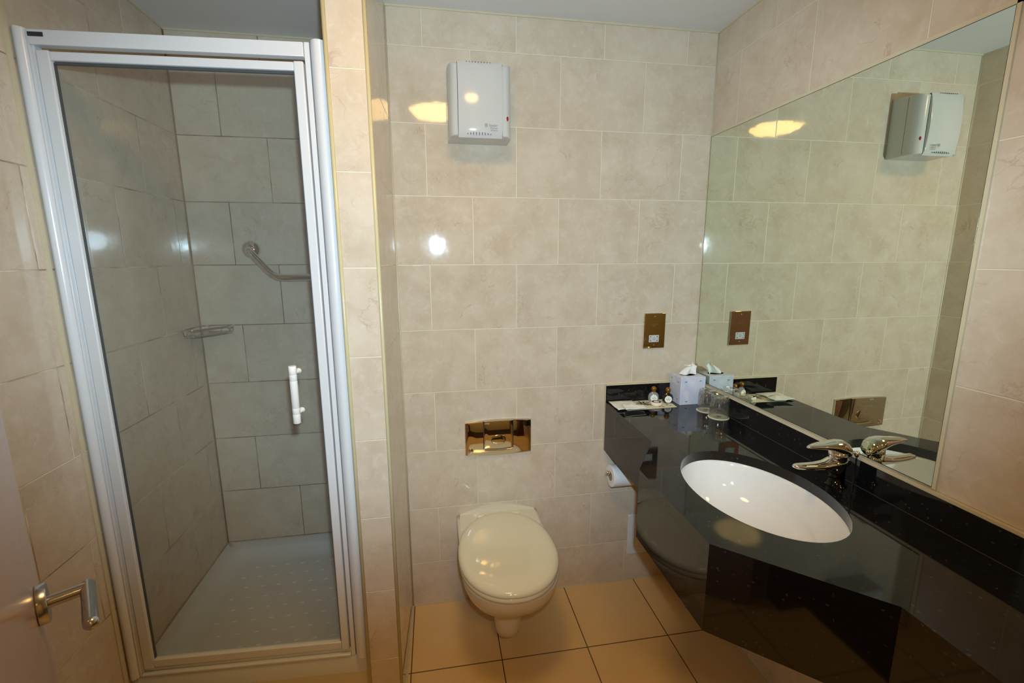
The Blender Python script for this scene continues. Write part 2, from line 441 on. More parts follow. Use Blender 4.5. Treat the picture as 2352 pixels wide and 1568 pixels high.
# ------------------------------------------------------------------ shower cubicle door
TH = math.atan(0.035/0.71)
sh = thing('shower_enclosure', 'white framed glass shower door closing the tiled shower on the left', 'shower door', (-0.26, 1.360, 0.0), -TH)
def S(name, bm, m, p=None, **kw): return obj(name, bm, m, p or sh, **kw)
def curved_profile(xa, xb, y0, depth, z0, z1, flip=False):
    """vertical extrusion with a rounded front"""
    pts = []; n = 10
    for i in range(n+1):
        t = i/n; x = xa + (xb-xa)*t
        y = y0 - depth*math.sin(PI*min(1, max(0, t)))**0.6 if 0 < i < n else y0
        pts.append((x, y))
    pts += [(xb, y0+0.022), (xa, y0+0.022)]
    bm = nb(); prism(bm, pts, z0, z1); return bm
WL = -0.7145   # left wall in the enclosure's own frame
bm = curved_profile(WL, -0.7, -0.012, 0.014, 0.186, 2.02)
S('wall_channel', curved_profile(WL, WL+0.030, -0.012, 0.014, 0.1995, 2.021), M_WHITE, angle=50)
S('wall_channel', curved_profile(-0.034, 0.0085, -0.012, 0.018, 0.1995, 2.022), M_WHITE, angle=50)
bm = nb(); box(bm, (WL+0.030, -0.016, 0.1995), (WL+0.034, 0.012, 2.018)); box(bm, (WL+0.034, -0.010, 0.1995), (WL+0.040, 0.012, 2.017))
S('pivot_jamb', bm, M_WHITE, bevel=0.001)
S('strike_jamb', bx((-0.049, -0.014, 0.1995), (-0.036, 0.014, 2.020)), M_WHITE, bevel=0.001)
bm = nb(); box(bm, (-0.680, -0.018, 1.9845), (-0.050, 0.006, 2.0185))
hd = S('header_rail', bm, M_WHITE, bevel=0.0015)
bd = S('badge', bx((-0.678, -0.0195, 2.002), (-0.645, -0.018, 2.0115)), M_INK, hd); bd['label'] = 'small black maker badge'
bm = nb(); box(bm, (-0.678, -0.018, 0.199), (-0.050, 0.016, 0.208)); box(bm, (-0.678, -0.006, 0.208), (-0.050, 0.016, 0.220))
S('threshold_rail', bm, M_WHITE, bevel=0.003)
# the door leaf
lf = bpy.data.objects.new('door_leaf', None); C.objects.link(lf); lf.parent = sh
lf['label'] = 'glazed door leaf with slim white frame'
S('stile', bx((-0.672, -0.014, 0.222), (-0.643, 0.010, 1.9755)), M_WHITE, lf, bevel=0.003)
S('stile', bx((-0.0785, -0.014, 0.222), (-0.054, 0.010, 1.9755)), M_WHITE, lf, bevel=0.003)
S('rail', bx((-0.643, -0.012, 1.953), (-0.0785, 0.008, 1.9735)), M_WHITE, lf, bevel=0.002)
S('rail', bx((-0.643, -0.012, 0.226), (-0.0785, 0.008, 0.251)), M_WHITE, lf, bevel=0.002)
bm = nb(); box(bm, (-0.0825, -0.004, 0.25), (-0.0785, 0.004, 1.95)); box(bm, (-0.645, -0.004, 0.25), (-0.641, 0.004, 1.95)); box(bm, (-0.64, -0.004, 1.947), (-0.08, 0.004, 1.953))
S('glass_seal', bm, M_RUBBER, lf)
bm = nb(); vs = [bm.verts.new(p) for p in ((-0.645, 0, 0.245), (-0.077, 0, 0.245), (-0.077, 0, 1.956), (-0.645, 0, 1.956))]; bm.faces.new(vs)
pane = S('glass_pane', bm, M_PANE, lf); md = pane.modifiers.new('thick', 'SOLIDIFY'); md.thickness = 0.004
bm = nb()
pr = [(0.0095, 0), (0.0105, 0.001), (0.0105, 0.026), (0.0097, 0.0267), (0.0105, 0.0275), (0.0105, 0.044), (0.0097, 0.0447), (0.0105, 0.0455),
      (0.0105, 0.124), (0.0097, 0.1247), (0.0105, 0.1255), (0.0105, 0.142), (0.0097, 0.1427), (0.0105, 0.1435), (0.0105, 0.167), (0.0095, 0.168)]
lathe(bm, pr, (-0.1405, -0.040, 1.0135), 24)
for z in (1.158, 1.040):
    lathe(bm, [(0.0085, -0.002), (0.0085, -0.006), (0.005, -0.011), (0.004, -0.034)], (-0.1375, 0, z), 18, 'y')
S('handle', bm, mat('white_handle_plastic', srgb(246, 244, 238), 0.3), lf, angle=45)

# ------------------------------------------------------------------ shower fittings
gr = thing('grab_rail', 'bent chrome grab rail with domed flange on the shower back wall', 'grab rail', (-0.743, DS, 1.514))
bm = nb(); y = DS-0.048
P = [(-0.743, DS-0.004, 1.514)] + arc_pts((-0.743, DS-0.022, 1.514), (-0.743, y, 1.514), (-0.722, y, 1.489), 6)
P += arc_pts((-0.672, y, 1.4285), (-0.648, y, 1.400), (-0.612, y, 1.400), 8) + arc_pts((-0.42, y, 1.400), (-0.395, y, 1.400), (-0.395, DS-0.022, 1.400), 6) + [(-0.395, DS-0.004, 1.400)]
tube(bm, P, 0.0145, 20)
W('rail', bm, M_CHROME, gr, smooth=True)
for x, z in ((-0.743, 1.514), (-0.395, 1.400)):
    bm = nb(); lathe(bm, [(0.036, 0.0), (0.037, -0.006), (0.033, -0.016), (0.022, -0.025), (0.0145, -0.028)], (x, DS, z), 32, 'y')
    W('flange', bm, M_CHROME, gr, smooth=True)

sd = thing('soap_dish', 'small chrome corner soap basket in the shower corner', 'soap dish', (XL+0.03, DS-0.03, 1.18))
bm = nb()
A0, B0 = (XL+0.006, 1.925), (-0.842, DS-0.006); K = (XL+0.006, DS-0.006)
def rim(z, s):
    f = arc_pts((A0[0], A0[1]+s, z), (A0[0]+0.03, A0[1]-0.035+s, z), (A0[0]+0.06, A0[1]+0.02+s, z), 6) + arc_pts((A0[0]+0.09, A0[1]+0.055, z), (B0[0]-s+0.025, B0[1]-0.045, z), (B0[0]-s, B0[1], z), 6)
    return f + [Vector((K[0]+0.03, K[1], z)), Vector((K[0], K[1]-0.03, z)), Vector((A0[0], A0[1]+s, z))]
R1, R2 = rim(1.204, 0), rim(1.178, 0.006)
tube(bm, R1, 0.0028, 8); tube(bm, R2, 0.0024, 8)
for a, b in list(zip(R1, R2))[::2]: tube(bm, [a, b], 0.0016, 6)
W('rim', bm, M_CHROME, sd, smooth=True)
bm = nb(); zb = 1.176
pb = [(A0[0], A0[1]+0.01), (A0[0]+0.05, A0[1]+0.012), (B0[0]-0.015, B0[1]-0.035), (B0[0]-0.006, B0[1]), K]
prism(bm, pb, zb, zb+0.003)
W('tray_plate', bm, M_STEEL, sd)
bm = nb(); box(bm, (XL+0.001, 1.93, 1.185), (XL+0.004, 1.955, 1.20)); box(bm, (-0.868, DS-0.004, 1.185), (-0.846, DS-0.001, 1.20))
WS('bracket', bm, M_CHROME, sd)

hdv = thing('overhead_shower', 'dark shower head just showing behind the right frame of the shower door', 'shower head', (PL, 1.76, 2.02))
bm = nb(); tube(bm, [(PL, 1.76, 2.03), (-0.30, 1.76, 2.045), (-0.36, 1.76, 2.03), (-0.395, 1.76, 2.0)], 0.009, 12)
W('arm', bm, M_CHROME, hdv, smooth=True)
bm = nb(); lathe(bm, [(0.011, 0.035), (0.020, 0.026), (0.038, 0.008), (0.040, -0.006), (0.034, -0.012)], (0, 0, 0), 26)
o = W('spray_head', bm, speck('dark_chrome', (0.05, 0.05, 0.045, 1), (0.08, 0.08, 0.07, 1), 40, 0.2, Metallic=0.8), hdv, smooth=True)
bmm = Matrix.Translation((-0.405, 1.76, 1.975)) @ Matrix.Rotation(math.radians(25), 4, 'Y'); o.data.transform(bmm)
bm = nb(); lathe(bm, [(0.026, 0), (0.024, -0.008), (0.012, -0.012)], (PL, 1.76, 2.03), 22, 'x')
W('rose', bm, M_CHROME, hdv, smooth=True)

# ------------------------------------------------------------------ mirror
MZ0, MZ1, MY0 = 0.960, 1.946, 0.791
mi = thing('wall_mirror', 'large frameless wall mirror above the black vanity, reflecting the hand dryer', 'mirror', (XR, 1.28, MZ0))
W('mirror_glass', bx((XR-0.0045, MY0, MZ0), (XR-0.0005, D-0.0065, MZ1)), M_MIR, mi)
bm = nb()
box(bm, (XR-0.0044, MY0-0.0012, MZ0), (XR-0.0004, MY0, MZ1)); box(bm, (XR-0.0044, MY0, MZ1), (XR-0.0004, D-0.0065, MZ1+0.0014)); box(bm, (XR-0.0044, MY0, MZ0-0.002), (XR-0.0004, D-0.0065, MZ0)); box(bm, (XR-0.0046, D-0.0065, MZ0), (XR-0.0004, D-0.0046, MZ1))
WS('glass_edge', bm, M_MEDGE, mi)
bm = nb()
box(bm, (XR-0.0048, MY0-0.009, MZ0-0.004), (XR, MY0-0.0012, MZ1+0.010)); box(bm, (XR-0.0048, MY0-0.009, MZ1+0.0014), (XR, D-0.002, MZ1+0.010)); box(bm, (XR-0.005, D-0.0044, MZ0), (XR, D, MZ1+0.01))
WS('surround', bm, M_SEAL, mi)

# ------------------------------------------------------------------ vanity counter with sink cut-out
SXC, SYC, SA, SB = 0.825, 0.998, 0.170, 0.238
outline = [(XR-0.001, YB+0.001), (XR-0.001, D-0.001), (0.699, D-0.001), (0.697, 1.335), (0.567, 1.153), (0.563, 0.800), (0.790, 0.578), (0.790, YB+0.001)]
vt = thing('vanity_counter', 'black speckled granite vanity counter with deep angled apron and upstand along mirror', 'vanity counter', (0.85, 0.95, 0.66))
def ell(a, b, z, n=72, p=2.0):
    out = []
    for i in range(n):
        t = 2*PI*i/n; c, s = math.cos(t), math.sin(t)
        out.append((SXC + a*abs(c)**(2/p)*(1 if c >= 0 else -1), SYC + b*abs(s)**(2/p)*(1 if s >= 0 else -1), z))
    return out
bm = nb()
th = 0.030
for z, flipz in ((ZC, 1), (ZC-th, 0)):
    ov = [bm.verts.new((x, y, z)) for x, y in outline]; iv = [bm.verts.new(p) for p in ell(SA, SB, z)]
    es = [bm.edges.new((ov[i], ov[(i+1) % len(ov)])) for i in range(len(ov))] + [bm.edges.new((iv[i], iv[(i+1) % len(iv)])) for i in range(len(iv))]
    bmesh.ops.triangle_fill(bm, edges=es, use_beauty=True)
    if flipz: O1, I1 = ov, iv
    else: O2, I2 = ov, iv
for A, B in ((O1, O2), (I1, I2)):
    for i in range(len(A)): bm.faces.new((A[i], A[(i+1) % len(A)], B[(i+1) % len(B)], B[i]))
W('counter_top', bm, M_GRAN, vt, angle=30)
front = outline[2:]
def offs(P, d):
    out = []
    for i, p in enumerate(P):
        ns = []
        for a, b in ((P[max(i-1, 0)], P[max(i, 1)] if i == 0 else p), (p, P[i+1]) if i < len(P)-1 else (P[i-1], p)):
            v = Vector((b[0]-a[0], b[1]-a[1]));
            if v.length > 1e-6: v.normalize(); ns.append(Vector((-v.y, v.x)))
        n = sum(ns, Vector((0, 0))); n.normalize(); k = 1/max(0.5, n.dot(ns[0]))
        out.append((p[0]+n.x*d*k, p[1]+n.y*d*k))
    return out
inn = offs(front, 0.02)
bm = nb(); prism(bm, front + inn[::-1], ZA, ZC-th-0.0004)
W('apron', bm, M_GRAN, vt)
bm = nb(); box(bm, (XR-0.0095, YB+0.001, ZC), (XR-0.001, D-0.001, UP)); box(bm, (0.701, D-0.0125, ZC), (XR-0.0095, D-0.001, UP))
W('upstand', bm, M_GRAN, vt, bevel=0.0012)
bm = nb(); box(bm, (XR-0.010, YB+0.001, UP), (XR-0.001, D-0.001, UP+0.0075)); box(bm, (0.699, D-0.0125, UP), (XR-0.010, D, UP+0.006)); box(bm, (0.6965, D-0.008, ZA), (0.6995, D, UP+0.005))
for o_ in WS('upstand_trim', bm, M_SEAL, vt): o_['label'] = 'cream sealant strip beside the granite'
bm = nb(); tube(bm, [(XR-0.0098, YB, ZC+0.0004), (XR-0.0098, D-0.0125, ZC+0.0004)], 0.0009, 6)
W('seam', bm, mat('seam_grey', (0.045, 0.045, 0.045, 1), 0.5), vt)

# sink bowl
sk = thing('sink', 'white oval undermount sink set into the black granite counter', 'sink', (SXC, SYC, ZC-0.16))
bm = nb()
prof = [(1.045, -th-0.0005), (1.0, -th-0.0005), (0.985, -th-0.010), (0.955, -th-0.035), (0.90, -th-0.066), (0.80, -th-0.096), (0.64, -th-0.119), (0.42, -th-0.131), (0.18, -th-0.137), (0.105, -th-0.139)]
rings = [ell(SA*s, SB*s if s > 0.3 else SA*s*1.15, ZC+h) for s, h in prof]
loft(bm, rings, False, True)
sb = W('bowl', bm, M_SINK, sk, smooth=True); md = sb.modifiers.new('t', 'SOLIDIFY'); md.thickness = 0.006; md.offset = -1
bm = nb(); lathe(bm, [(0.021, 0.0), (0.023, 0.002), (0.016, 0.003), (0.012, -0.001)], (SXC, SYC, ZC-th-0.138), 28)
W('drain', bm, M_CHROME, sk, smooth=True)

# ------------------------------------------------------------------ mixer tap
TX, TY = 1.050, 0.980
tp = thing('mixer_tap', 'chrome single-lever basin mixer tap behind the oval sink', 'tap', (TX, TY, ZC))
bm = nb(); lathe(bm, [(0.026, 0.0), (0.026, 0.002), (0.0205, 0.004), (0.0190, 0.030), (0.0190, 0.066)], (TX, TY, ZC), 32)
W('body', bm, mat('chrome_dark_reflection', (0.03, 0.028, 0.026, 1), 0.08, 1.0), tp, smooth=True)  # chrome column; the dark granite reflection is put into its base colour
def sweep(bm, secs, n=20):
    """secs: (x, z, half width y, half height z, power)"""
    rings = []
    for x, z, hw, hh in secs:
        rings.append([(x, TY + hw*math.cos(2*PI*k/n), z + hh*math.sin(2*PI*k/n)) for k in range(n)])
    loft(bm, rings)
bm = nb()
sweep(bm, [(TX+0.024, 0.938, 0.006, 0.006), (TX+0.020, 0.940, 0.018, 0.013), (TX, 0.938, 0.0235, 0.018), (TX-0.022, 0.935, 0.0225, 0.0165), (TX-0.045, 0.931, 0.0185, 0.012),
           (TX-0.075, 0.931, 0.0170, 0.0095), (TX-0.105, 0.933, 0.0150, 0.0082), (TX-0.125, 0.9345, 0.0120, 0.0068), (TX-0.134, 0.935, 0.0060, 0.0035)])
W('spout', bm, M_CHROME, tp, smooth=True)
bm = nb(); lathe(bm, [(0.0222, 0.943), (0.0222, 0.972)], (TX-0.004, TY, 0), 36)
W('cartridge_collar', bm, M_CHROME, tp, smooth=True)
bm = nb()
sweep(bm, [(TX+0.0275, 0.960, 0.009, 0.007), (TX+0.0245, 0.965, 0.018, 0.014), (TX+0.016, 0.972, 0.0240, 0.0200), (TX+0.004, 0.977, 0.0262, 0.0215), (TX-0.010, 0.9805, 0.0255, 0.0195), (TX-0.024, 0.984, 0.0230, 0.0150),
           (TX-0.042, 0.986, 0.0200, 0.0105), (TX-0.062, 0.987, 0.0170, 0.0080), (TX-0.082, 0.9865, 0.0120, 0.0058), (TX-0.094, 0.986, 0.0070, 0.0036), (TX-0.101, 0.9855, 0.0020, 0.0012)], 28)
W('lever', bm, M_CHROME, tp, smooth=True)

bm = nb(); lathe(bm, [(0.0022, ZC), (0.0022, 0.955), (0.006, 0.960), (0.0075, 0.966), (0.005, 0.971), (0.001, 0.972)], (TX+0.036, TY-0.018, 0), 18)
W('pop_up_rod', bm, M_CHROME, tp, smooth=True)

# ------------------------------------------------------------------ hand dryer
hx0, hx1, hz0, hz1 = 0.064, 0.281, 1.886, 2.126
dr = thing('hand_dryer', 'white wall-mounted hand dryer with red indicator, high on the back wall', 'hand dryer', (0.17, D, 1.9))
def yface(z, y0): return y0
def body_rings(grow=0.0):
    out = []
    for (dy, e, zs) in ((0.0, 0.0, 0), (-0.085, 0.001, 0), (-0.112, 0.006, 0), (-0.124, 0.014, 0), (-0.128, 0.024, 0)):
        y = D + dy
        a, b, c, d = hx0+e, hx1-e, hz0+e*0.25 - (0.0 if dy > -0.1 else 0.004), hz1-e*0.25 - (-dy)*0.10
        out.append([(a, y, c), (b, y, c), (b, y, d), (a, y, d)])
    return out
bm = nb(); loft(bm, body_rings())
W('casing', bm, M_PLAST, dr, bevel=0.003, seg=3)
bm = nb()
px0, px1 = hx0+0.032, hx1-0.036; n = 14
top, bot = [], []
rings = []
for i in range(n+1):
    t = i/n; z = 1.879 + (2.1135-1.879)*t
    bow = 0.010*math.sin(PI*(0.04+0.92*t)) + 0.003
    yb = D - 0.128
    if i == 0: bow = -0.004
    if i == n: bow = 0.0005
    rings.append([(px0, yb+0.004, z), (px0, yb-bow, z), (px0+0.002, yb-bow-0.001, z), (px1-0.002, yb-bow-0.001, z), (px1, yb-bow, z), (px1, yb+0.004, z)])
loft(bm, rings)
fp = W('front_panel', bm, M_PLAST, dr, angle=40)
bm = nb(); box(bm, (px0-0.0012, D-0.1286, 1.886), (px0+0.0004, D-0.122, 2.112)); box(bm, (px1-0.0004, D-0.1286, 1.886), (px1+0.0012, D-0.122, 2.112))
WS('seam', bm, M_DARK, dr)
bm = nb(); box(bm, (hx0-0.0003, D-0.0705, 1.893), (hx1+0.0003, D-0.0698, 2.112))
W('casing_joint', bm, M_GREY, dr)
bm = nb()
for k in range(9):
    x = 0.166 + (k-4)*0.0098; hgt = 0.0085 - 0.0009*abs(k-4)**1.3
    zc = 1.8885 + hgt*0.5
    box(bm, (x-0.0014, D-0.1350, zc-hgt*0.7), (x+0.0014, D-0.1335, zc+hgt*0.5))
    h2 = 0.005 - 0.0008*abs(k-4)
    box(bm, (x-0.0012, D-0.1330, 2.1135-h2*0.5), (x+0.0012, D-0.120, 2.1145))
WS('vent_slot', bm, mat('vent_shadow_blue', (0.10, 0.12, 0.16, 1), 0.5), dr)
bm = nb(); sphere(bm, (0.2635, D-0.1245, 1.944), 0.0042, 16, (1.0, 0.9, 1.9))
W('indicator_lamp', bm, M_RED, dr, smooth=True)
yt = D - 0.1425
lt = text_mesh('lettering', 'Xpelair', 0.0105, (0.2125, yt, 1.9165), UPR, M_GREY, dr); lt.matrix_parent_inverse = dr.matrix_basis.inverted()
lt = text_mesh('lettering', 'Premium\nSensaire', 0.0068, (0.2150, yt, 1.9045), UPR, M_GREY, dr); lt.matrix_parent_inverse = dr.matrix_basis.inverted()
bm = nb()
tube(bm, [(0.1885+0.0042*math.cos(a), yt, 1.9165+0.0055*math.sin(a)) for a in [2*PI*i/18 for i in range(19)]], 0.0005, 6)
for s in (-1, 1): tube(bm, [(0.1885-0.003, yt, 1.9165-0.004*s), (0.1885+0.003, yt, 1.9165+0.004*s)], 0.0005, 6)
W('emblem', bm, M_GREY, dr)

# ------------------------------------------------------------------ flush plate
fx0, fx1, fz0, fz1 = 0.100, 0.376, 0.677, 0.822
fp_ = thing('flush_plate', 'polished metal dual flush plate on the wall above the toilet', 'flush plate', (0.238, D, 0.75))
def arch_plate(x0, x1, z0, z1, bt, bb, y0, y1, n=16, edge=0.004):
    """front plate whose top and bottom edges bow outwards, slightly domed towards the room"""
    def ringp(inset, y):
        P = []
        for i in range(n+1):
            t = i/n; P.append((x0+inset+(x1-x0-2*inset)*t, y, z0+inset - bb*math.sin(PI*t)))
        for i in range(n+1):
            t = 1-i/n; P.append((x0+inset+(x1-x0-2*inset)*t, y, z1-inset + bt*math.sin(PI*t)))
        return P
    bm = nb(); loft(bm, [ringp(0, y0), ringp(0, y1+edge), ringp(edge*0.35, y1+edge*0.3), ringp(edge*1.2, y1)]); return bm
W('plate', arch_plate(fx0, fx1, fz0, fz1-0.004, 0.006, 0.006, D, D-0.014, edge=0.006), M_GOLD, fp_, angle=30)
W('button', arch_plate(0.177, 0.2975, 0.703, 0.8215, 0.001, 0.004, D-0.013, D-0.0185, edge=0.002), M_GOLD, fp_, angle=30)
bm = nb(); box(bm, (0.1745, D-0.0148, 0.703), (0.1768, D-0.0135, 0.8215)); box(bm, (0.2978, D-0.0148, 0.703), (0.3000, D-0.0135, 0.8215))
WS('gap', bm, M_DARK, fp_)
bm = nb(); 
P = []
for s in (0, 1):
    pass
rings = []
for k, (dz, dy) in enumerate(((0.0, -0.0), (0.0015, -0.006), (0.004, -0.008), (0.007, -0.006))):
    rings.append([(0.180+(0.2945-0.180)*i/12, D-0.0165+dy, 0.6955+dz-0.004*math.sin(PI*i/12)) for i in range(13)])
R = loft(bm, rings, False, False, closed=False)
W('button_lip', bm, M_CHROME, fp_, smooth=True)
bm = nb(); sphere(bm, (0.237, D-0.0185, 0.741), 0.030, 28, (1.05, 0.10, 0.72))
W('finger_dimple', bm, M_GOLD, fp_, smooth=True)
bm = nb(); sphere(bm, (0.1225, D-0.0135, 0.697), 0.0075, 16, (1, 0.5, 1)); lathe(bm, [(0.011, 0), (0.011, -0.0016), (0.008, -0.002)], (0.1225, D-0.0135, 0.697), 22, 'y')
W('lock', bm, M_CHROME, fp_, smooth=True)
lt = text_mesh('lettering', 'STOP', 0.0085, (0.190, D-0.0188, 0.812), UPR, M_SEAL, fp_); lt.matrix_parent_inverse = fp_.matrix_basis.inverted()

# ------------------------------------------------------------------ shaver socket
sx0, sx1, sz0, sz1 = 0.858, 0.9525, 1.098, 1.247
ss = thing('shaver_socket', 'polished metal shaver socket plate on the back wall beside the mirror', 'shaver socket', (0.905, D, 1.17))
W('plate', bx((sx0, D-0.0085, sz0), (sx1, D, sz1)), M_GOLD, ss, bevel=0.0022, seg=3)
W('socket_insert', bx((0.881, D-0.0098, 1.1245), (0.9255, D-0.008, 1.1545)), M_PLAST, ss, bevel=0.0008)
bm = nb()
for x in (0.888, 0.9175):
    for z in (1.131, 1.148): lathe(bm, [(0.0024, 0), (0.0024, -0.0010)], (x, D-0.0093, z), 12, 'y')
    box(bm, (x-0.006 if x < 0.9 else x-0.001, D-0.0101, 1.1390), (x+0.001 if x < 0.9 else x+0.006, D-0.0095, 1.1400))
WS('pin_hole', bm, M_INK, ss)
lt = text_mesh('lettering', '115\n230', 0.0075, (0.9032, D-0.0100, 1.1397), UPR, M_BLUEI, ss); lt.matrix_parent_inverse = ss.matrix_basis.inverted()
lt = text_mesh('lettering', 'SHAVERS\nONLY', 0.0068, (0.9045, D-0.0088, 1.197), UPR, M_BROWN, ss); lt.matrix_parent_inverse = ss.matrix_basis.inverted()
for z in (1.2325, 1.1125):
    bm = nb(); sphere(bm, (0.9045, D-0.0085, z), 0.0036, 14, (1, 0.45, 1)); W('screw', bm, M_CHROME, ss, smooth=True)

# ------------------------------------------------------------------ toilet
tl = thing('toilet', 'cream wall-hung toilet with the round lid closed, below the metal flush plate', 'toilet', (0.232, D, 0))
CX_ = 0.230
def dring(z, hw, yf, p=2.3, n=48, sq=0.0, cx=CX_):
    """D-shaped slice: front a superellipse reaching y=yf, back straight at the wall"""
    yc = min(D-0.02, yf + hw*1.08); out = []
    for i in range(n//2+1):
        a = PI*i/(n//2); c, s = math.cos(a), math.sin(a)
        out.append((cx + hw*(abs(c)**(2/p))*(1 if c >= 0 else -1), yc - (yc-yf)*(abs(s)**(2/p)), z))
    m = 10
    for i in range(1, m):
        t = i/m; out.append((cx - hw, yc + (D-0.0005-yc)*t, z))
    out.append((cx-hw, D-0.0005, z)); out.append((cx+hw, D-0.0005, z))
    for i in range(m-1, 0, -1):
        t = i/m; out.append((cx + hw, yc + (D-0.0005-yc)*t, z))
    return out
bm = nb()
sl = [(0.068, 0.022, 1.490), (0.072, 0.034, 1.470), (0.084, 0.043, 1.452), (0.11, 0.048, 1.444), (0.15, 0.0515, 1.438), (0.19, 0.057, 1.432), (0.215, 0.071, 1.415), (0.24, 0.097, 1.380),
      (0.27, 0.124, 1.340), (0.30, 0.144, 1.305), (0.33, 0.158, 1.281), (0.36, 0.167, 1.264), (0.39, 0.172, 1.254), (0.402, 0.1725, 1.251), (0.408, 0.169, 1.255)]
loft(bm, [dring(z, hw, yf) for z, hw, yf in sl])
W('bowl', bm, M_CER, tl, smooth=True)
# arched ceramic shelf against the wall behind the lid
bm = nb(); rings = []
for y, e in ((D-0.0008, 0.0), (D-0.012, 0.0), (D-0.016, -0.004), (1.70, -0.010), (1.655, -0.012)):
    P = []
    n = 16
    for i in range(n+1):
        t = i/n; x = CX_-0.158+e*0.4 + (0.316-e*0.8)*t
        P.append((x, y, 0.416 + e*0.5 + (0.033 if y > 1.76 else 0.006)*math.sin(PI*t)))
    P.append((CX_+0.158-e*0.4, y, 0.36)); P.append((CX_-0.158+e*0.4, y, 0.36))
    rings.append(P)
loft(bm, rings)
W('back_shelf', bm, M_CER, tl, angle=40)
def oring(z, s, dy=0.0, n=64):
    """outline of seat and lid: egg shape"""
    out = []
    yc = 1.455; hf, hb = yc-1.233, 1.712-yc
    for i in range(n):
        a = 2*PI*i/n; c, q = math.cos(a), math.sin(a)
        ll = hf if q < 0 else hb; pw = 2.15 if q < 0 else 2.25
        x = 0.178*s*abs(c)**(2/2.1)*(1 if c >= 0 else -1)
        y = ll*(1-(1-s)*0.178/ll)*abs(q)**(2/pw)*(1 if q >= 0 else -1)
        out.append((CX_-0.003 + x, yc + y + dy, z))
    return out
bm = nb(); loft(bm, [oring(0.408, 0.965), oring(0.409, 0.985), oring(0.416, 0.99), oring(0.424, 0.985), oring(0.4255, 0.97)])
W('seat', bm, M_SEAT, tl, smooth=True)
bm = nb(); loft(bm, [oring(0.4265, 0.97), oring(0.428, 0.993), oring(0.433, 1.0), oring(0.4385, 0.992), oring(0.4425, 0.975), oring(0.446, 0.945), oring(0.4485, 0.90), oring(0.450, 0.82), oring(0.451, 0.6), oring(0.4514, 0.15)])
W('lid', bm, M_SEAT, tl, smooth=True)
for x in (-0.075, 0.07):
    bm = nb(); lathe(bm, [(0.007, -0.016), (0.008, -0.014), (0.008, 0.014), (0.007, 0.016)], (CX_+x, 1.716, 0.426), 18, 'x')
    W('hinge', bm, M_SEAT, tl, smooth=True)

# ------------------------------------------------------------------ toilet roll
rh = thing('toilet_roll_holder', 'chrome toilet roll holder on the back wall under the counter', 'toilet roll holder', (0.70, D, 0.55))
bm = nb(); tube(bm, [(0.700, D-0.058, 0.572), (0.835, D-0.058, 0.572), (0.852, D-0.050, 0.572), (0.857, D, 0.572)], 0.0055, 14)
W('arm', bm, M_CHROME, rh, smooth=True)
bm = nb(); lathe(bm, [(0.001, -0.009), (0.008, -0.008), (0.0115, -0.003), (0.0115, 0.004), (0.007, 0.008), (0.0055, 0.009)], (0.700, D-0.058, 0.572), 22, 'x')
W('end_knob', bm, M_CHROME, rh, smooth=True)
bm = nb(); lathe(bm, [(0.022, 0), (0.022, -0.004), (0.016, -0.008)], (0.857, D, 0.572), 24, 'y')
W('flange', bm, M_CHROME, rh, smooth=True)
rl_ = thing('toilet_roll', 'white toilet paper roll hanging under the end of the black counter', 'toilet roll', (0.765, D-0.058, 0.55))
bm = nb(); zc = 0.5580; ro, ri = 0.0465, 0.0205
lathe(bm, [(ri, 0.0), (ro-0.001, 0.0), (ro, 0.001), (ro, 0.099), (ro-0.001, 0.10), (ri, 0.10)], (0.712, D-0.058, zc), 48, 'x', cap=False)
W('paper', bm, M_TISSUE, rl_, angle=40)
bm = nb(); lathe(bm, [(ri, -0.0), (ri-0.0012, 0.0), (ri-0.0012, 0.10), (ri, 0.10)], (0.712, D-0.058, zc), 30, 'x', cap=False)
W('core', bm, mat('card_core', srgb(150, 124, 92), 0.9), rl_, smooth=True)

# blank plate below the counter
ap = thing('access_plate', 'white rounded blank plate low on back wall beneath counter', 'wall plate', (0.905, D, 0.23))
bm = nb(); R0 = [(x, z) for x, z, _ in [(p[0], p[1], 0) for p in rr(0.829, 0.985, 0.133, 0.331, 0.010, 0)]]
loft(bm, [[(x, D, z) for x, z in R0], [(x, D-0.005, z) for x, z in R0]])
W('plate', bm, M_WHITE, ap, bevel=0.0015)
W('slot', bx((0.862, D-0.0055, 0.175), (0.8632, D-0.0048, 0.262)), M_GREY, ap)

# ------------------------------------------------------------------ things on the counter
tb = thing('tissue_box', 'white cube tissue box with faint printed birds in the corner of the counter', 'tissue box', (1.0405, 1.715, ZC))
bm = nb(); box(bm, (-0.0555, -0.045, 0.0002), (0.0555, 0.044, 0.118)); S_ = obj('carton', bm, M_BOX, tb, bevel=0.0012)
bm = nb(); lathe(bm, [(0.001, 0), (1, 0)], (0, 0, 0), 28); 
for v_ in bm.verts: v_.co = Vector((v_.co.x*0.036, v_.co.y*0.020, 0.1183))
obj('opening', bm, M_GREY, tb)
bm = nb(); n = 16; rows = []
for j in range(9):
    t = j/8; row = []
    for i in range(n+1):
        s = i/n - 0.5
        wdt = 0.074*(1-0.40*t) + 0.006*math.sin(5*t)
        x = s*wdt + 0.026*t*t*0.8 + 0.004*math.sin(9*s+3*t)
        y = (0.010*math.sin(s*9)*(1-0.6*t)) + 0.006*t - 0.004*t*math.cos(7*s)
        z = 0.113 + 0.056*t*(1-0.62*abs(s-0.1)*1.2) + 0.002*math.sin(11*s)*t
        row.append(bm.verts.new((x, y, z)))
    rows.append(row)
for a, b in zip(rows, rows[1:]):
    for i in range(n): bm.faces.new((a[i], a[i+1], b[i+1], b[i]))
ti = obj('tissue', bm, M_TISSUE, tb, smooth=True); md = ti.modifiers.new('t', 'SOLIDIFY'); md.thickness = 0.0006
bm = nb()
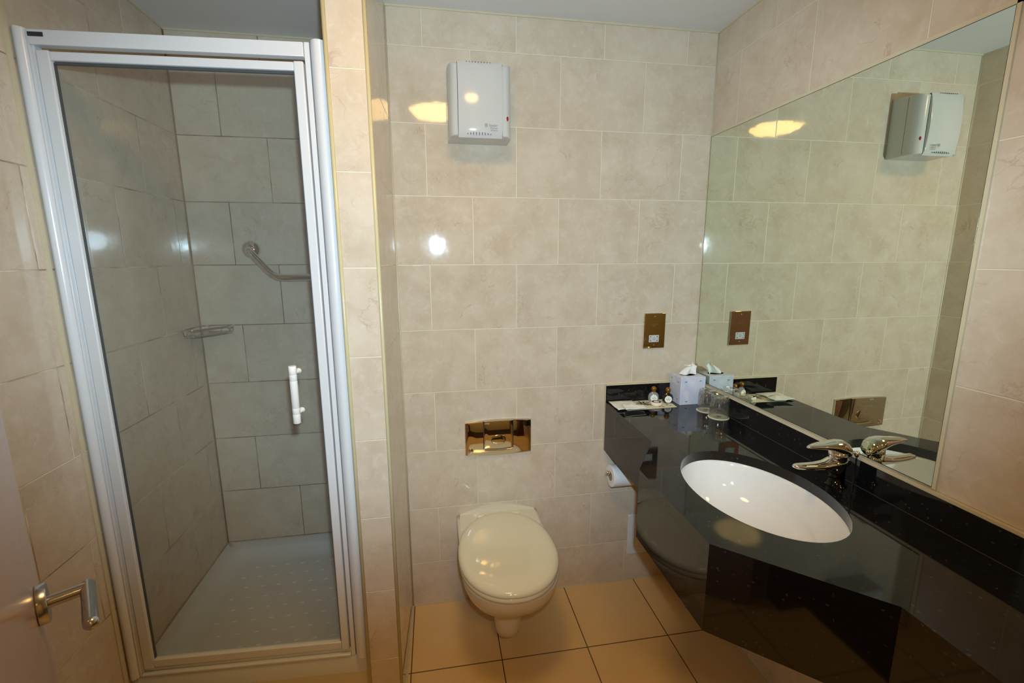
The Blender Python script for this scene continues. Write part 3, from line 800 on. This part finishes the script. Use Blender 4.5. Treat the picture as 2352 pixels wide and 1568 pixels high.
def bird(bm, cx, cz, face):
    P = [(-0.006, 0.001), (-0.002, 0.0028), (0.001, 0.002), (0.006, 0.0035), (0.003, 0.0), (0.004, -0.0025), (-0.001, -0.001), (-0.004, -0.0022)]
    for lay in (0, 1):
        vs = []
        for x, z in P:
            if face == 'f': vs.append(bm.verts.new((cx+x, -0.0454, cz+z)))
            else: vs.append(bm.verts.new((-0.0559, cx+x, cz+z)))
        if lay == 0: bm.faces.new(vs)
        else:
            for v in vs: bm.verts.remove(v)
for cx, cz in ((-0.032, 0.098), (0.033, 0.100), (-0.026, 0.014), (0.036, 0.016)): bird(bm, cx, cz, 'f')
for cx, cz in ((0.028, 0.100), (-0.024, 0.094), (-0.022, 0.02)): bird(bm, cx, cz, 's')
for b_ in pieces(bm): obj('printed_bird', b_, M_BLUEI, tb)

def coaster(x, y, label):
    t = thing('paper_coaster', label, 'coaster', (x, y, ZC), 0.2, 'paper coasters under the glasses')
    bm = nb(); ring0 = []; n = 72
    prof = [(0.0370, 0.0003), (0.0385, 0.0009), (0.0378, 0.0018), (0.0365, 0.0016), (0.0362, 0.0022), (0.0, 0.0022)]
    rings = []
    for r, z in prof:
        rings.append([((r*(1+0.012*math.cos(24*2*PI*i/n)) if r > 0.036 else max(r, 1e-4))*math.cos(2*PI*i/n), (r*(1+0.012*math.cos(24*2*PI*i/n)) if r > 0.036 else max(r, 1e-4))*math.sin(2*PI*i/n), z) for i in range(n)])
    loft(bm, rings); obj('disc', bm, M_PAPER, t, angle=50)
    bm = nb()
    for dx, wd in ((-0.014, 0.0035), (-0.0035, 0.0035)): box(bm, (dx, -0.009, 0.00225), (dx+wd, 0.009, 0.00245))
    box(bm, (-0.014, -0.009, 0.00225), (-0.007, -0.006, 0.00245))
    for yy in (-0.009, -0.0015, 0.006): box(bm, (-0.0035, yy, 0.00225), (0.0075, yy+0.003, 0.00245))
    box(bm, (0.0065, -0.008, 0.00225), (0.0095, 0.008, 0.00245))
    obj('monogram', bm, M_INK, t)
    return t
coaster(1.0565, 1.591, 'cream paper coaster under the glass nearest the tissue box')
coaster(1.0570, 1.5125, 'cream paper coaster under the glass further from the tissue box')
def tumbler(x, y, label):
    t = thing('drinking_glass', label, 'drinking glass', (x, y, ZC+0.0026), 0, 'upturned glasses on the counter')
    n = 96; bm = nb()
    def ring(r, z, fl=0.0): return [((r*(1+fl*math.cos(16*2*PI*i/n)))*math.cos(2*PI*i/n), (r*(1+fl*math.cos(16*2*PI*i/n)))*math.sin(2*PI*i/n), z) for i in range(n)]
    outer = [(0.0350, 0.0, 0), (0.0352, 0.012, 0), (0.0345, 0.035, 0.010), (0.0335, 0.060, 0.022), (0.0325, 0.068, 0.055), (0.0322, 0.073, 0.010), (0.0325, 0.080, 0.0), (0.0315, 0.084, 0)]
    inner = [(0.0, 0.071, 0), (0.022, 0.071, 0), (0.0285, 0.069, 0), (0.0305, 0.060, 0.006), (0.0315, 0.035, 0.002), (0.0325, 0.0, 0)]
    loft(bm, [ring(r, z, f) for r, z, f in outer] + [ring(0.026, 0.0845), ring(0.022, 0.082), ring(0.0005, 0.082)], False, False)
    loft(bm, [ring(max(r, 1e-4), z, f) for r, z, f in inner], False, False)
    loft(bm, [ring(0.0325, 0.0), ring(0.0350, 0.0)], False, False)
    obj('glass', bm, M_TUMB, t, smooth=True); return t
tumbler(1.0580, 1.591, 'upturned clear ribbed glass standing nearest the tissue box')
tumbler(1.0585, 1.5125, 'upturned clear ribbed glass standing further from the tissue box')

# cream card with black flower, two wrapped packets, soap, bottles
cd = thing('printed_card', 'cream card printed with black flower lying under the soap and bottles', 'card', (0.86, 1.70, ZC))
bm = nb(); prism(bm, [(0.745, 1.752), (0.745, 1.645), (0.962, 1.650), (0.972, 1.757)], ZC+0.0004, ZC+0.0016)
W('card', bm, M_PAPER, cd)
bm = nb(); zf = ZC+0.0017; fc = (0.843, 1.712)
def petal(bm, c, a, l, wd):
    P = []
    for i in range(12):
        t = 2*PI*i/12; u, v = l*0.55 + l*0.45*math.cos(t), wd*math.sin(t)
        P.append(bm.verts.new((c[0]+u*math.cos(a)-v*math.sin(a), c[1]+u*math.sin(a)+v*math.cos(a), zf)))
    bm.faces.new(P)
for k in range(9): petal(bm, fc, 0.3+2*PI*k/9, 0.030 if k % 2 else 0.038, 0.0040)
for a, l in ((-0.35, 0.05), (-0.75, 0.048), (-0.15, 0.06)): petal(bm, (fc[0]+0.008, fc[1]-0.01), a, l, 0.0016)
for dx, dy in ((0.045, -0.043), (0.058, -0.048), (0.035, -0.03), (0.085, -0.03), (0.095, -0.038), (0.09, -0.018)): petal(bm, (fc[0]+dx, fc[1]+dy), -0.5, 0.013, 0.003)
W('flower_print', bm, M_INK, cd)
def packet(name, label, pts, z, amp, bumps):
    t = thing(name, label, 'paper packet', (pts[0][0], pts[0][1], z), 0, 'wrapped paper packets on the counter')
    bm = nb(); n = 14; a, b, c, d = [Vector(p) for p in pts]; rows = []
    for j in range(n+1):
        row = []
        for i in range(n+1):
            s, q = i/n, j/n
            p = (a*(1-s)+b*s)*(1-q) + (d*(1-s)+c*s)*q
            ed = 1.2*max(abs(s-0.5), abs(q-0.5))
            zz = z + 0.0015 + amp*(0.5+0.5*math.sin(bumps*s*6+q*4))*(0.5+0.5*math.cos(q*7+s*3))
            row.append(bm.verts.new((p.x, p.y, zz)))
        rows.append(row)
    for r1, r2 in zip(rows, rows[1:]):
        for i in range(n): bm.faces.new((r1[i], r1[i+1], r2[i+1], r2[i]))
    o = W('wrapper', bm, M_PAPER2, t, smooth=True); md = o.modifiers.new('t', 'SOLIDIFY'); md.thickness = 0.0022; md.offset = 0
    return t
p1 = packet('paper_packet', 'crumpled cream paper packet at the wall end of the counter', [(0.706, 1.642), (0.797, 1.650), (0.812, 1.752), (0.708, 1.755)], ZC+0.0030, 0.004, 1.0)
bm = nb(); box(bm, (0.765, 1.690, ZC+0.0098), (0.792, 1.692, ZC+0.0101)); W('print_line', bm, M_BROWN, p1)
p2 = packet('paper_packet', 'white wavy-edged paper packet lying nearest the counter front edge', [(0.727, 1.619), (0.817, 1.624), (0.824, 1.662), (0.742, 1.698)], ZC+0.0115, 0.003, 1.6)
bm = nb(); box(bm, (0.748, 1.672, ZC+0.0172), (0.768, 1.6735, ZC+0.0175)); W('print_line', bm, M_BROWN, p2)

so = thing('soap_bar', 'small round peach soap bar in front of the pale bottle', 'soap', (0.888, 1.683, ZC+0.0017))
bm = nb(); lathe(bm, [(0.017, 0.0), (0.0215, 0.003), (0.0235, 0.008), (0.0225, 0.013), (0.019, 0.0155), (0.0, 0.016)], (0, 0, 0), 36)
obj('soap', bm, M_SOAP, so, smooth=True)
bm = nb(); lathe(bm, [(0.0178, 0.0157), (0.0182, 0.0162), (0.0186, 0.0157)], (0, 0, 0), 36); obj('wrapper_band', bm, M_SEAL, so, smooth=True)

def bottle(x, y, m, label, lab):
    t = thing('toiletry_bottle', label, 'bottle', (x, y, ZC+0.0018), -0.25, 'mini toiletry bottles on the counter')
    bm = nb()
    def ring(rx, ry, z, n=36, rib=0): return [(rx*math.cos(2*PI*i/n), ry*math.sin(2*PI*i/n), z) for i in range(n)]
    P = [(0.010, 0.0), (0.015, 0.001), (0.0205, 0.008), (0.0225, 0.018), (0.0215, 0.027), (0.017, 0.036), (0.0095, 0.0415), (0.0075, 0.044), (0.0075, 0.047)]
    loft(bm, [ring(r, r*0.55, z) for r, z in P]); obj('flask', bm, m, t, smooth=True)
    bm = nb(); sphere(bm, (0, 0, 0.0555), 0.0115, 22)
    lathe(bm, [(0.008, 0.044), (0.008, 0.049)], (0, 0, 0), 20)
    obj('cap', bm, M_CAP, t, smooth=True)['label'] = 'brown gold ball cap'
    bm = nb(); lathe(bm, [(0.0148, -0.0001), (0.0148, -0.0006), (0.0001, -0.0006)], (0, -0.0125, 0.0185), 30, 'y')
    obj('round_label', bm, M_PAPER2, t)['label'] = 'white round label with small grey print'
    bm = nb()
    for zz, hw in ((0.0245, 0.003), (0.0205, 0.008), (0.0180, 0.009), (0.0155, 0.007)): box(bm, (-hw, -0.01335, zz-0.0004), (hw, -0.0131, zz+0.0004))
    obj('label_print', bm, M_GREY, t)
    if lab:
        bm = nb()
        for k in range(9):
            z = 0.006+0.0038*k; r = 0.0226*math.sin(PI*(0.2+0.6*k/8))**0.5
            tube(bm, [(r*math.cos(a), r*0.55*math.sin(a), z) for a in [2*PI*i/24 for i in range(25)]], 0.0007, 5)
        obj('ribs', bm, M_BOT2, t, smooth=True)
    return t
bottle(0.899, 1.732, M_BOT1, 'mini toiletry bottle of pale clear glass with gold ball cap', False)
bottle(0.950, 1.706, M_BOT2, 'dark green ribbed mini toiletry bottle with gold ball cap beside tissue box', True)

# ------------------------------------------------------------------ ceiling lamp (above and in front of the camera, seen only in reflections)
cl = thing('ceiling_lamp', 'round glowing dome lamp on the ceiling, seen only as warm reflections in tiles', 'ceiling lamp', (0.05, 0.79, H))
bm = nb(); lathe(bm, [(0.165, 0), (0.170, -0.020), (0.168, -0.046), (0.160, -0.050), (0.157, -0.040)], (0, 0, 0), 48); obj('base_ring', bm, M_PLAST, cl, smooth=True)
bm = nb(); lathe(bm, [(0.156, -0.040), (0.150, -0.052), (0.125, -0.070), (0.08, -0.080), (0.001, -0.084)], (0, 0, 0), 48); obj('diffuser', bm, M_LAMP, cl, smooth=True)

hl = thing('ceiling_lamp', 'added round fill lamp, unseen in the hallway behind the doorway, warming the lower bathroom', 'ceiling lamp', (0.30, -0.80, H))  # unseen lamp added to brighten the lower part of the bathroom
bm = nb(); lathe(bm, [(0.165, 0), (0.170, -0.020), (0.160, -0.030)], (0, 0, 0), 40); obj('base_ring', bm, M_PLAST, hl, smooth=True)
bm = nb(); lathe(bm, [(0.156, -0.028), (0.125, -0.040), (0.001, -0.046)], (0, 0, 0), 40); obj('diffuser', bm, emis('hall_fill_glow', LAMP_C, 48.0), hl, smooth=True)

# ------------------------------------------------------------------ the open room door and its lever
n_ = Vector((0.82, 0.57, 0)).normalized(); t_ = Vector((n_.y, -n_.x, 0))
R0 = Vector((-0.533, 0.633, 1.024)) - n_*0.005
dr_rz = math.atan2(t_.y, t_.x)
dd = bpy.data.objects.new('door_1', None); C.objects.link(dd); dd['kind'] = 'structure'
dd.location = (R0.x, R0.y, 0); dd.rotation_euler = (0, 0, dr_rz)
# own frame: +x towards the hinge, +y out of the visible face
bm = nb(); box(bm, (-0.062, -0.040, 0.008), (0.690, 0.0, 2.02))
obj('door_panel', bm, M_DOOR, dd, bevel=0.0015)
bm = nb(); z = R0.z
lathe(bm, [(0.0250, 0.0), (0.0262, 0.001), (0.0262, 0.010), (0.0252, 0.011), (0.0, 0.011)], (0, 0, z), 40, 'y', cap=False)
hn = obj('door_handle', bm, M_STEEL, dd, angle=45)
hn['label'] = 'brushed steel lever handle'
bm = nb()
lathe(bm, [(0.0082, 0.010), (0.0082, 0.050)], (0, 0, z), 24, 'y')
tube(bm, [(-0.0080, 0.050, z), (-0.0075, 0.050, z), (0.088, 0.050, z), (0.092, 0.050, z), (0.0955, 0.050, z), (0.0975, 0.050, z)], [0.0078, 0.0084, 0.0084, 0.0078, 0.0055, 0.001], 24)
obj('lever', bm, M_STEEL, hn, angle=40)
